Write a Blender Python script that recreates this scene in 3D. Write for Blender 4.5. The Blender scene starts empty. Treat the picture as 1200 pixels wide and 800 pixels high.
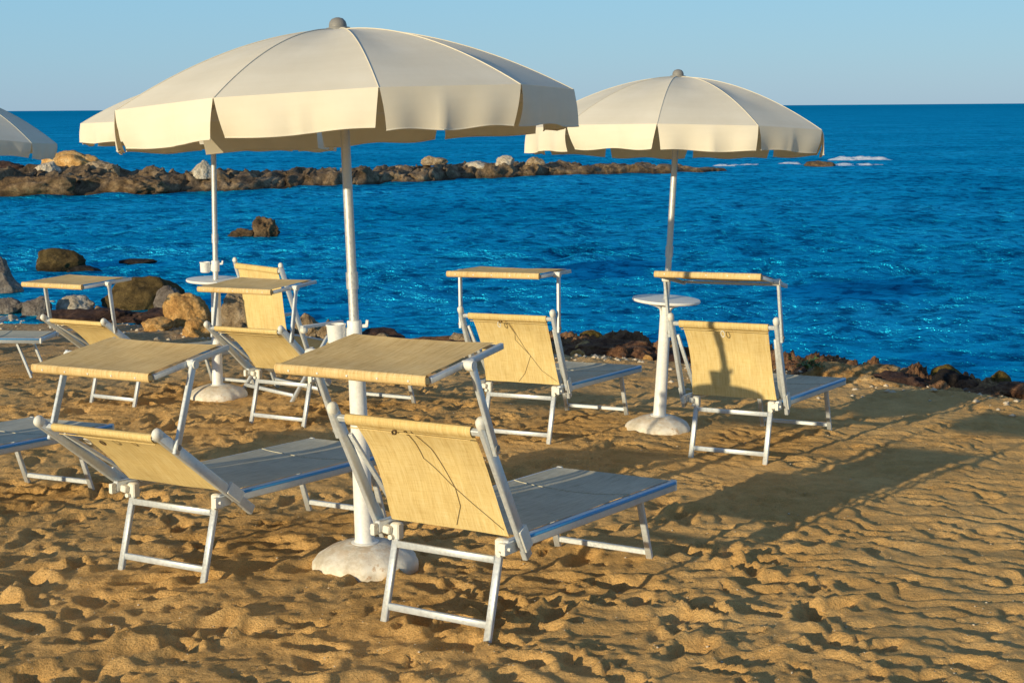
import bpy, math, random
import numpy as np
from mathutils import Vector, Matrix, noise as mn

C = bpy.data.collections.new("beach")
bpy.context.scene.collection.children.link(C)
R = math.radians
rnd = random.Random(7)

# ---------------------------------------------------------------- materials
def new_mat(name):
    m = bpy.data.materials.new(name)
    m.use_nodes = True
    nt = m.node_tree
    b = nt.nodes["Principled BSDF"]
    return m, nt, b, nt.nodes, nt.links

def ramp(nt, stops, interp='LINEAR'):
    n = nt.nodes.new("ShaderNodeValToRGB")
    cr = n.color_ramp
    cr.interpolation = interp
    while len(cr.elements) < len(stops):
        cr.elements.new(0.5)
    for e, (p, c) in zip(cr.elements, stops):
        e.position = p
        e.color = (c[0], c[1], c[2], 1) if not isinstance(c, (int, float)) else (c, c, c, 1)
    return n

def tex_noise(nt, vec, scale, detail=4, rough=0.55, dist=0.0):
    n = nt.nodes.new("ShaderNodeTexNoise")
    n.inputs["Scale"].default_value = scale
    n.inputs["Detail"].default_value = detail
    n.inputs["Roughness"].default_value = rough
    n.inputs["Distortion"].default_value = dist
    if vec is not None:
        nt.links.new(vec, n.inputs["Vector"])
    return n

def mapping(nt, vec, scale=(1, 1, 1), rot=(0, 0, 0), loc=(0, 0, 0)):
    n = nt.nodes.new("ShaderNodeMapping")
    n.inputs["Scale"].default_value = scale
    n.inputs["Rotation"].default_value = rot
    n.inputs["Location"].default_value = loc
    nt.links.new(vec, n.inputs["Vector"])
    return n.outputs["Vector"]

def mix_rgb(nt, fac, a, b, mode='MIX'):
    n = nt.nodes.new("ShaderNodeMix")
    n.data_type = 'RGBA'
    n.blend_type = mode
    for sock, v in ((n.inputs[0], fac), (n.inputs[6], a), (n.inputs[7], b)):
        if hasattr(v, "is_output"):
            nt.links.new(v, sock)
        elif isinstance(v, (int, float)):
            sock.default_value = v
        else:
            sock.default_value = (v[0], v[1], v[2], 1)
    return n.outputs[2]

def bump(nt, height, strength, dist, normal=None):
    n = nt.nodes.new("ShaderNodeBump")
    n.inputs["Strength"].default_value = strength
    n.inputs["Distance"].default_value = dist
    nt.links.new(height, n.inputs["Height"])
    if normal is not None:
        nt.links.new(normal, n.inputs["Normal"])
    return n.outputs["Normal"]

def mmath(nt, op, a, b=None):
    n = nt.nodes.new("ShaderNodeMath")
    n.operation = op
    for s, v in ((n.inputs[0], a), (n.inputs[1], b)):
        if v is None:
            continue
        if hasattr(v, "is_output"):
            nt.links.new(v, s)
        else:
            s.default_value = v
    return n.outputs[0]

def mat_sand():
    m, nt, b, N, L = new_mat("golden_sand")
    tc = N.new("ShaderNodeTexCoord").outputs["Object"]
    n1 = tex_noise(nt, tc, 1.1, 5, .6)
    n2 = tex_noise(nt, tc, 9, 5, .65)
    n3 = tex_noise(nt, tc, 260, 3, .7)
    c1 = ramp(nt, [(.3, (.75, .435, .148)), (.7, (.91, .570, .222))]); L.new(n1.outputs[0], c1.inputs[0])
    c2 = ramp(nt, [(.3, (.80, .77, .72)), (.62, (1.0, 1.0, 1.0))]); L.new(n2.outputs[0], c2.inputs[0])
    c3 = ramp(nt, [(.3, (.52, .48, .44)), (.5, (1, 1, 1)), (.70, (1.3, 1.28, 1.24))]); L.new(n3.outputs[0], c3.inputs[0])
    col = mix_rgb(nt, 1.0, c1.outputs[0], c2.outputs[0], 'MULTIPLY')
    col = mix_rgb(nt, .85, col, c3.outputs[0], 'MULTIPLY')
    # pale shell grit
    v = N.new("ShaderNodeTexVoronoi"); v.inputs["Scale"].default_value = 55; L.new(tc, v.inputs["Vector"])
    g = ramp(nt, [(.0, 1.0), (.10, 1.0), (.14, 0.0)]); L.new(v.outputs["Distance"], g.inputs[0])
    sel = ramp(nt, [(.80, 0.0), (.82, 1.0)]); L.new(v.outputs["Color"], sel.inputs[0])
    gf = mmath(nt, 'MULTIPLY', g.outputs[0], sel.outputs[0])
    col = mix_rgb(nt, mmath(nt, 'MULTIPLY', gf, .8), col, (.72, .62, .48))
    # dark grit
    v2 = N.new("ShaderNodeTexVoronoi"); v2.inputs["Scale"].default_value = 38; L.new(tc, v2.inputs["Vector"])
    g2 = ramp(nt, [(.0, 1.0), (.09, 1.0), (.13, 0.0)]); L.new(v2.outputs["Distance"], g2.inputs[0])
    sel2 = ramp(nt, [(.74, 0.0), (.76, 1.0)]); L.new(v2.outputs["Color"], sel2.inputs[0])
    col = mix_rgb(nt, mmath(nt, 'MULTIPLY', mmath(nt, 'MULTIPLY', g2.outputs[0], sel2.outputs[0]), .65), col, (.10, .065, .04))
    # grey shingle towards the shore, damp at the waterline
    sx = N.new("ShaderNodeSeparateXYZ"); L.new(tc, sx.inputs[0])
    dz = ramp(nt, [(.0, 1.0), (1.0, 0.0)])
    zz = N.new("ShaderNodeMapRange"); zz.inputs[1].default_value = -.52; zz.inputs[2].default_value = -.16
    L.new(sx.outputs[2], zz.inputs[0]); L.new(zz.outputs[0], dz.inputs[0])
    n4 = tex_noise(nt, tc, 22, 6, .75)
    c4 = ramp(nt, [(.36, (.10, .075, .055)), (.52, (.34, .25, .16)), (.66, (.55, .42, .28))]); L.new(n4.outputs[0], c4.inputs[0])
    f4 = mmath(nt, 'MULTIPLY', dz.outputs[0], .75)
    col = mix_rgb(nt, f4, col, c4.outputs[0])
    L.new(col, b.inputs["Base Color"])
    b.inputs["Roughness"].default_value = .95
    b.inputs["Specular IOR Level"].default_value = .12
    h1 = tex_noise(nt, tc, 45, 6, .7)
    nb = bump(nt, h1.outputs[0], .9, .03)
    nb = bump(nt, n3.outputs[0], .6, .004, nb)
    L.new(nb, b.inputs["Normal"])
    return m

def mat_sea():
    m, nt, b, N, L = new_mat("sea_water")
    tc = N.new("ShaderNodeTexCoord").outputs["Object"]
    sx = N.new("ShaderNodeSeparateXYZ"); L.new(tc, sx.inputs[0])
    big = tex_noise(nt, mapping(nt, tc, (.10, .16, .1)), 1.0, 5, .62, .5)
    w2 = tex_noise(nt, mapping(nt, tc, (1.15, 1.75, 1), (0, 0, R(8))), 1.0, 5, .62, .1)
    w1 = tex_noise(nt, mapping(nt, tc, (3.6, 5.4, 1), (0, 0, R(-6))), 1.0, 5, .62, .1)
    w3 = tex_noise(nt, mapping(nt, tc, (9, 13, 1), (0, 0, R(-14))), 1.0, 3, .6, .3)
    # saturated blue body patched by weed; ripple trough shade and crest highlights painted in
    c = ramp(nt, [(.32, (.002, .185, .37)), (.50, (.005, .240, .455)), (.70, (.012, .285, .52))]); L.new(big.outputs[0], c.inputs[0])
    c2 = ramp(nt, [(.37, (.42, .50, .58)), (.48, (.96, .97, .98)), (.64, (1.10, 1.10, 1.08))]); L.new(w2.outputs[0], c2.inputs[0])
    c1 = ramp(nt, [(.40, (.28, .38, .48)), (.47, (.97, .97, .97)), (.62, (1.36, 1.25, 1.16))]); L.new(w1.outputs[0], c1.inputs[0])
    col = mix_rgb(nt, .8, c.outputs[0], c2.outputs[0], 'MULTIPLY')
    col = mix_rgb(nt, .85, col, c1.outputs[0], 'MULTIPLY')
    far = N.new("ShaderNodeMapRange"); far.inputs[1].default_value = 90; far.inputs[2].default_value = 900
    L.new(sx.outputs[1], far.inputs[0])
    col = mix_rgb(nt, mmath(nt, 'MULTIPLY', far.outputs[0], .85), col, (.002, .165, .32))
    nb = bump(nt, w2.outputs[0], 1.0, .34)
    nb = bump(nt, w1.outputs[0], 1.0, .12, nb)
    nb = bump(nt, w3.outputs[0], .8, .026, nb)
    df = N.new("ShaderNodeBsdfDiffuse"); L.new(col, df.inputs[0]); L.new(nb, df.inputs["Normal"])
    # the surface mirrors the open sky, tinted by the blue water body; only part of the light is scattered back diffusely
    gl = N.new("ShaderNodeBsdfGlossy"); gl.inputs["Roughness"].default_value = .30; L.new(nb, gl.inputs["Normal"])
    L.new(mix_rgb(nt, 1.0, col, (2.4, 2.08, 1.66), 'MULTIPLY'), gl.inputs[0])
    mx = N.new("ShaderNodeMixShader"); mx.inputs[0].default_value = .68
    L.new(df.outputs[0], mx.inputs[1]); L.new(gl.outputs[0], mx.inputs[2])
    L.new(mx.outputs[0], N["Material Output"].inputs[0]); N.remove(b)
    return m

def mat_foam():
    m, nt, b, N, L = new_mat("sea_foam")
    tc = N.new("ShaderNodeTexCoord").outputs["Object"]
    n = tex_noise(nt, tc, 3.0, 6, .7)
    c = ramp(nt, [(.35, (.35, .5, .6)), (.55, (.85, .86, .86))]); L.new(n.outputs[0], c.inputs[0])
    L.new(c.outputs[0], b.inputs["Base Color"])
    b.inputs["Roughness"].default_value = .8
    L.new(bump(nt, n.outputs[0], .8, .2), b.inputs["Normal"])
    return m

def mat_linen(name, ca, cb, cd, transl=.18, wear=0.35):
    m, nt, b, N, L = new_mat(name)
    uv = N.new("ShaderNodeUVMap").outputs[0]
    a = tex_noise(nt, mapping(nt, uv, (260, 14, 1)), 1.0, 3, .6)     # threads along the length
    c = tex_noise(nt, mapping(nt, uv, (10, 300, 1)), 1.0, 3, .6)     # cross threads
    slub = tex_noise(nt, mapping(nt, uv, (70, 3.5, 1)), 1.0, 3, .65)
    bl = tex_noise(nt, mapping(nt, uv, (3, 3, 1)), 1.0, 4, .6)
    s = mmath(nt, 'ADD', mmath(nt, 'MULTIPLY', a.outputs[0], .40), mmath(nt, 'MULTIPLY', c.outputs[0], .28))
    s = mmath(nt, 'ADD', s, mmath(nt, 'MULTIPLY', slub.outputs[0], .32))
    r = ramp(nt, [(.38, cd), (.49, ca), (.62, cb)]); L.new(s, r.inputs[0])
    w = ramp(nt, [(.3, (.80, .77, .74)), (.65, (1.04, 1.04, 1.04))]); L.new(bl.outputs[0], w.inputs[0])
    col = mix_rgb(nt, wear * 2, r.outputs[0], w.outputs[0], 'MULTIPLY')
    L.new(col, b.inputs["Base Color"])
    b.inputs["Roughness"].default_value = .85
    b.inputs["Specular IOR Level"].default_value = .15
    L.new(bump(nt, s, .5, .0015), b.inputs["Normal"])
    t = N.new("ShaderNodeBsdfTranslucent"); L.new(col, t.inputs["Color"])
    mx = N.new("ShaderNodeMixShader"); mx.inputs[0].default_value = transl
    out = N["Material Output"]
    L.new(b.outputs[0], mx.inputs[1]); L.new(t.outputs[0], mx.inputs[2]); L.new(mx.outputs[0], out.inputs[0])
    return m

def mat_canvas():
    m, nt, b, N, L = new_mat("cream_canvas")
    uv = N.new("ShaderNodeUVMap").outputs[0]
    n1 = tex_noise(nt, mapping(nt, uv, (2.0, 3.0, 1)), 1.0, 5, .6)
    n2 = tex_noise(nt, mapping(nt, uv, (420, 420, 1)), 1.0, 2, .6)
    st = tex_noise(nt, mapping(nt, uv, (14, 1.2, 1)), 1.0, 4, .6)
    r = ramp(nt, [(.3, (.76, .69, .54)), (.65, (.83, .76, .61))]); L.new(n1.outputs[0], r.inputs[0])
    s = ramp(nt, [(.30, (.95, .94, .92)), (.6, (1.0, 1.0, 1.0))]); L.new(st.outputs[0], s.inputs[0])
    col = mix_rgb(nt, .8, r.outputs[0], s.outputs[0], 'MULTIPLY')
    L.new(col, b.inputs["Base Color"])
    b.inputs["Roughness"].default_value = .8
    b.inputs["Specular IOR Level"].default_value = .2
    nb = bump(nt, n2.outputs[0], .25, .001)
    wr = tex_noise(nt, mapping(nt, uv, (7, 5, 1)), 1.0, 3, .6, 1.2)
    nb = bump(nt, wr.outputs[0], .10, .006, nb)
    L.new(nb, b.inputs["Normal"])
    t = N.new("ShaderNodeBsdfTranslucent"); t.inputs["Color"].default_value = (.55, .38, .16, 1)
    mx = N.new("ShaderNodeMixShader"); mx.inputs[0].default_value = .14
    out = N["Material Output"]
    L.new(b.outputs[0], mx.inputs[1]); L.new(t.outputs[0], mx.inputs[2]); L.new(mx.outputs[0], out.inputs[0])
    return m

def mat_paint(name, col, rough=.4, metal=0.0, dirt=.25, dirtcol=(.35, .27, .17), scale=9, spec=.4):
    m, nt, b, N, L = new_mat(name)
    tc = N.new("ShaderNodeTexCoord").outputs["Object"]
    n = tex_noise(nt, tc, scale, 6, .7)
    f = ramp(nt, [(.50, 0.0), (.72, 1.0)]); L.new(n.outputs[0], f.inputs[0])
    c = mix_rgb(nt, mmath(nt, 'MULTIPLY', f.outputs[0], dirt), col, dirtcol)
    n2 = tex_noise(nt, tc, scale * 12, 4, .6)
    v = ramp(nt, [(.35, (.84, .84, .84)), (.6, (1, 1, 1))]); L.new(n2.outputs[0], v.inputs[0])
    c = mix_rgb(nt, .7, c, v.outputs[0], 'MULTIPLY')
    L.new(c, b.inputs["Base Color"])
    rr = ramp(nt, [(.3, max(0, rough - .1)), (.7, min(1, rough + .2))]); L.new(n2.outputs[0], rr.inputs[0])
    L.new(rr.outputs[0], b.inputs["Roughness"])
    b.inputs["Metallic"].default_value = metal
    b.inputs["Specular IOR Level"].default_value = spec
    L.new(bump(nt, n2.outputs[0], .12, .002), b.inputs["Normal"])
    return m

def mat_concrete():
    m, nt, b, N, L = new_mat("painted_concrete")
    tc = N.new("ShaderNodeTexCoord").outputs["Object"]
    n = tex_noise(nt, tc, 7, 7, .7)
    c = ramp(nt, [(.36, (.50, .43, .32)), (.5, (.72, .66, .55)), (.6, (.78, .73, .63))]); L.new(n.outputs[0], c.inputs[0])
    n2 = tex_noise(nt, mapping(nt, tc, (1, 1, 1), loc=(3, 1, 7)), 11, 5, .75)
    st = ramp(nt, [(.60, 0.0), (.66, 1.0)]); L.new(n2.outputs[0], st.inputs[0])
    col = mix_rgb(nt, mmath(nt, 'MULTIPLY', st.outputs[0], .75), c.outputs[0], (.42, .24, .11))
    # windblown sand lying on the upper part
    sx = N.new("ShaderNodeSeparateXYZ"); L.new(tc, sx.inputs[0])
    zz = N.new("ShaderNodeMapRange"); zz.inputs[1].default_value = .035; zz.inputs[2].default_value = .085
    L.new(sx.outputs[2], zz.inputs[0])
    n3 = tex_noise(nt, tc, 16, 5, .7)
    s3 = ramp(nt, [(.45, 0.0), (.58, 1.0)]); L.new(n3.outputs[0], s3.inputs[0])
    col = mix_rgb(nt, mmath(nt, 'MULTIPLY', mmath(nt, 'MULTIPLY', zz.outputs[0], s3.outputs[0]), .6), col, (.50, .33, .16))
    L.new(col, b.inputs["Base Color"])
    b.inputs["Roughness"].default_value = .9
    L.new(bump(nt, n2.outputs[0], .4, .012), b.inputs["Normal"])
    return m

def mat_rock(name, dark, mid, light, scale=3.0, bstr=1.0, wet=None):
    m, nt, b, N, L = new_mat(name)
    tc = N.new("ShaderNodeTexCoord").outputs["Object"]
    n = tex_noise(nt, tc, scale, 9, .72, .4)
    r = ramp(nt, [(.34, dark), (.50, mid), (.66, light)]); L.new(n.outputs[0], r.inputs[0])
    n2 = tex_noise(nt, tc, scale * 9, 6, .75)
    r2 = ramp(nt, [(.32, (.50, .48, .46)), (.56, (1.10, 1.10, 1.10))]); L.new(n2.outputs[0], r2.inputs[0])
    col = mix_rgb(nt, .85, r.outputs[0], r2.outputs[0], 'MULTIPLY')
    v = N.new("ShaderNodeTexVoronoi"); v.feature = 'DISTANCE_TO_EDGE'; v.inputs["Scale"].default_value = scale * 2.4
    L.new(mix_rgb(nt, .25, tc, n.outputs["Color"]), v.inputs["Vector"])
    cr = ramp(nt, [(.0, (.35, .33, .3)), (.06, (1, 1, 1))]); L.new(v.outputs["Distance"], cr.inputs[0])
    col = mix_rgb(nt, .45, col, cr.outputs[0], 'MULTIPLY')
    if wet is not None:
        sz = N.new("ShaderNodeSeparateXYZ"); L.new(tc, sz.inputs[0])
        wz = mmath(nt, 'ADD', sz.outputs[2], mmath(nt, 'MULTIPLY', n2.outputs[0], .10))
        mr = N.new("ShaderNodeMapRange"); mr.inputs[1].default_value = wet + .03; mr.inputs[2].default_value = wet + .13
        mr.inputs[3].default_value = 1; mr.inputs[4].default_value = 0; L.new(wz, mr.inputs[0])
        col = mix_rgb(nt, mmath(nt, 'MULTIPLY', mr.outputs[0], .72), col, (.030, .020, .010))
    L.new(col, b.inputs["Base Color"])
    b.inputs["Roughness"].default_value = .85
    b.inputs["Specular IOR Level"].default_value = .25
    nb = bump(nt, n.outputs[0], bstr, .12)
    nb = bump(nt, n2.outputs[0], bstr, .025, nb)
    L.new(nb, b.inputs["Normal"])
    return m

M = dict(
    sand=mat_sand(), sea=mat_sea(), foam=mat_foam(),
    linen=mat_linen("honey_linen_mesh", (.78, .585, .245), (.86, .69, .35), (.60, .41, .15)),
    seat=mat_linen("shaded_linen_mesh", (.56, .52, .39), (.66, .62, .48), (.40, .36, .25), .05),  # same linen as the backs, with the seat's shade put into its colour
    shade=mat_linen("sunshade_linen_mesh", (.74, .53, .24), (.84, .65, .34), (.50, .33, .12), .12),
    canvas=mat_canvas(),
    alu=mat_paint("brushed_aluminium", (.60, .63, .64), .42, .35, .2, (.45, .40, .32), 7),
    galv=mat_paint("galvanised_pole", (.62, .62, .60), .42, .55, .3, (.40, .36, .30), 6),
    white=mat_paint("white_enamel", (.80, .79, .75), .38, 0, .22, (.55, .45, .32), 6),
    plastic=mat_paint("aged_white_plastic", (.74, .72, .64), .5, 0, .3, (.48, .40, .28), 10),
    blue=mat_paint("blue_trim", (.05, .30, .62), .45, 0, .12, (.3, .35, .4), 10),
    grey=mat_paint("grey_plastic", (.22, .21, .19), .55, 0, .3, (.34, .30, .24), 14),
    cord=mat_paint("dark_cord", (.15, .10, .05), .9, 0, .2),
    conc=mat_concrete(),
    reef=mat_rock("brown_reef_rock", (.06, .042, .026), (.19, .130, .075), (.36, .265, .165), 1.6, 1.0, -.47),
    hump=mat_rock("brown_reef_boulder", (.055, .034, .018), (.17, .105, .05), (.32, .215, .115), 1.6, 1.0, .08),
    moss=mat_rock("mossy_brown_rock", (.05, .035, .012), (.16, .105, .035), (.28, .19, .07), 6, 1.2, .06),
    weed=mat_rock("dark_weed_rock", (.045, .026, .020), (.11, .060, .045), (.20, .115, .075), 6, 1.3),
    orange=mat_rock("orange_sandstone", (.42, .20, .06), (.74, .42, .14), (.85, .60, .30), 3.5),
    tan=mat_rock("tan_limestone", (.22, .15, .085), (.52, .37, .21), (.72, .57, .38), 6, 1.2),
    greyr=mat_rock("grey_boulder", (.13, .105, .09), (.27, .225, .185), (.42, .36, .30), 3.5),
    pale=mat_rock("pale_limestone", (.33, .26, .18), (.56, .48, .36), (.72, .66, .55), 3.0, .8),
    red=mat_rock("reddish_weed_rock", (.10, .048, .028), (.30, .145, .072), (.46, .28, .15), 9, 1.3),
    shelf=mat_rock("pitted_red_rock", (.12, .058, .032), (.38, .19, .085), (.62, .38, .18), 3.2, 1.3),
    black=mat_rock("wet_black_rock", (.010, .008, .007), (.028, .021, .017), (.07, .05, .035), 4),
    yellow=mat_rock("ochre_weed_rock", (.07, .045, .010), (.25, .165, .03), (.40, .28, .07), 9, 1.3, .03),
    shell=mat_paint("shell_grit", (.60, .50, .36), .8, 0, .5, (.25, .18, .11), 30),
)
def mat_leaf():
    m, nt, b, N, L = new_mat("green_leaf")
    n = tex_noise(nt, N.new("ShaderNodeTexCoord").outputs["Object"], 30, 3)
    r = ramp(nt, [(.35, (.03, .07, .015)), (.65, (.13, .20, .04))]); L.new(n.outputs[0], r.inputs[0])
    L.new(r.outputs[0], b.inputs["Base Color"]); b.inputs["Roughness"].default_value = .6
    return m
M['leaf'] = mat_leaf()

# ---------------------------------------------------------------- mesh helpers
class MB:
    """collects geometry for ONE mesh object"""
    def __init__(self):
        self.v = []; self.f = []; self.uv = []
    def add(self, vs, fs, uvs=None):
        o = len(self.v)
        self.v += [tuple(p) for p in vs]
        self.f += [tuple(i + o for i in q) for q in fs]
        self.uv += list(uvs) if uvs is not None else [(p[0] + p[2] * .3, p[1] + p[2]) for p in self.v[o:]]
        return self
    def bar(self, p, q, w, h, up=(0, 0, 1), ch=None):
        """rectangular tube with chamfered edges from p to q; w across, h along up"""
        p, q, up = Vector(p), Vector(q), Vector(up)
        d = (q - p); Ln = d.length; d.normalize()
        s = d.cross(up)
        if s.length < 1e-4:
            s = d.cross(Vector((1, 0, 0)))
        s.normalize(); u = s.cross(d).normalized()
        c = ch if ch is not None else min(w, h) * .14
        a, b = w / 2, h / 2
        prof = [(a - c, -b), (a, -b + c), (a, b - c), (a - c, b), (-a + c, b), (-a, b - c), (-a, -b + c), (-a + c, -b)]
        rings = []
        e = min(c, Ln * .2)
        for t, k in ((0, 1 - 2 * c / max(w, h)), (e, 1), (Ln - e, 1), (Ln, 1 - 2 * c / max(w, h))):
            rings.append([p + d * t + s * (x * k) + u * (y * k) for x, y in prof])
        vs = [x for r in rings for x in r]
        fs = []
        for i in range(3):
            for j in range(8):
                k = (j + 1) % 8
                fs.append((i * 8 + j, i * 8 + k, i * 8 + 8 + k, i * 8 + 8 + j))
        fs.append(tuple(range(7, -1, -1))); fs.append(tuple(range(24, 32)))
        return self.add(vs, fs)
    def tube(self, pts, r, n=10, cap=True):
        pts = [Vector(p) for p in pts]
        rr = r if isinstance(r, (list, tuple)) else [r] * len(pts)
        vs = []; fs = []; prev = None
        for i, p in enumerate(pts):
            d = (pts[min(i + 1, len(pts) - 1)] - pts[max(i - 1, 0)]).normalized()
            ref = prev if prev is not None else (Vector((0, 0, 1)) if abs(d.z) < .9 else Vector((1, 0, 0)))
            s = (ref - d * ref.dot(d)).normalized(); prev = s
            u = d.cross(s)
            for j in range(n):
                a = 2 * math.pi * j / n
                vs.append(p + (s * math.cos(a) + u * math.sin(a)) * rr[i])
        for i in range(len(pts) - 1):
            for j in range(n):
                k = (j + 1) % n
                fs.append((i * n + j, i * n + k, i * n + n + k, i * n + n + j))
        if cap:
            fs.append(tuple(range(n - 1, -1, -1))); fs.append(tuple(range((len(pts) - 1) * n, len(pts) * n)))
        return self.add(vs, fs)
    def lathe(self, prof, n=40, axis=None, wob=None):
        """prof: (r, z); axis: 4x4 matrix"""
        vs = []; fs = []
        for i, (r, z) in enumerate(prof):
            for j in range(n):
                a = 2 * math.pi * j / n
                k = 1 if wob is None else wob(a, i)
                p = Vector((r * k * math.cos(a), r * k * math.sin(a), z))
                vs.append(axis @ p if axis is not None else p)
        for i in range(len(prof) - 1):
            for j in range(n):
                k = (j + 1) % n
                fs.append((i * n + j, i * n + k, i * n + n + k, i * n + n + j))
        fs.append(tuple(range(n - 1, -1, -1))); fs.append(tuple(range((len(prof) - 1) * n, len(prof) * n)))
        return self.add(vs, fs)
    def grid(self, fn, nu, nv, su=1.0, sv=1.0):
        vs = []; fs = []; uv = []
        for i in range(nu + 1):
            for j in range(nv + 1):
                vs.append(fn(i / nu, j / nv)); uv.append((i / nu * su, j / nv * sv))
        for i in range(nu):
            for j in range(nv):
                a = i * (nv + 1) + j
                fs.append((a, a + nv + 1, a + nv + 2, a + 1))
        return self.add(vs, fs, uv)
    def build(self, name, mat, parent=None, smooth=True, angle=40):
        me = bpy.data.meshes.new(name)
        me.from_pydata(self.v, [], self.f)
        me.update()
        ul = me.uv_layers.new(name="UVMap")
        li = np.empty(len(me.loops), dtype=np.int32); me.loops.foreach_get("vertex_index", li)
        ul.data.foreach_set("uv", np.asarray(self.uv, dtype=np.float32)[li].ravel())
        me.materials.append(mat)
        if smooth:
            me.polygons.foreach_set("use_smooth", [True] * len(me.polygons))
            me.set_sharp_from_angle(angle=R(angle))
        o = bpy.data.objects.new(name, me)
        C.objects.link(o)
        if parent is not None:
            o.parent = parent
        return o

def tag(o, label=None, cat=None, group=None, kind=None):
    if label: o['label'] = label
    if cat: o['category'] = cat
    if group: o['group'] = group
    if kind: o['kind'] = kind
    return o

def empty(name, loc, label, cat, group=None, rot=None):
    o = bpy.data.objects.new(name, None)
    o.empty_display_size = .1
    o.location = loc
    if rot is not None:
        o.rotation_euler = rot
    C.objects.link(o)
    return tag(o, label, cat, group)

# ---------------------------------------------------------------- terrain
SX, SY = -.0034, -.0539
def plane(x, y): return SX * x + SY * (y - 7)
SHX = [-40, -12, -9, -6.9, -5.9, -3.1, -1.5, 0, .9, 2.2, 3.3, 4.2, 6, 9, 14, 40]
SHY = [26, 21.5, 20.2, 19.3, 19.2, 17.0, 15.9, 15.0, 14.8, 13.9, 12.9, 11.7, 10.4, 9.0, 7.0, 3.0]

def hash2(ix, iy, seed):
    h = (ix.astype(np.int64) * 374761393 + iy.astype(np.int64) * 668265263 + seed * 974711) & 0x7fffffff
    h = ((h ^ (h >> 13)) * 1274126177) & 0x7fffffff
    return ((h ^ (h >> 16)) & 0xffff) / 65535.0
def gnoise(x, y, seed):
    ix, iy = np.floor(x), np.floor(y)
    fx, fy = x - ix, y - iy
    ux = fx * fx * fx * (fx * (fx * 6 - 15) + 10); uy = fy * fy * fy * (fy * (fy * 6 - 15) + 10)
    def g(dx, dy):
        a = hash2(ix + dx, iy + dy, seed) * 2 * np.pi
        return np.cos(a) * (fx - dx) + np.sin(a) * (fy - dy)
    return (g(0, 0) * (1 - ux) + g(1, 0) * ux) * (1 - uy) + (g(0, 1) * (1 - ux) + g(1, 1) * ux) * uy
def fbm(x, y, seed, oct=4, gain=.5):
    s = 0; a = 1
    for i in range(oct):
        s = s + a * gnoise(x, y, seed + i * 17); x = x * 2.03; y = y * 2.03; a *= gain
    return s
def sstep(a, b, x):
    t = np.clip((x - a) / (b - a), 0, 1); return t * t * (3 - 2 * t)

def axis_pts(segs):
    out = [segs[0][0]]
    for (a, b, st) in segs:
        n = max(1, int(round((b - a) / st)))
        out += list(np.linspace(a, b, n + 1)[1:])
    return np.array(out)

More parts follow.
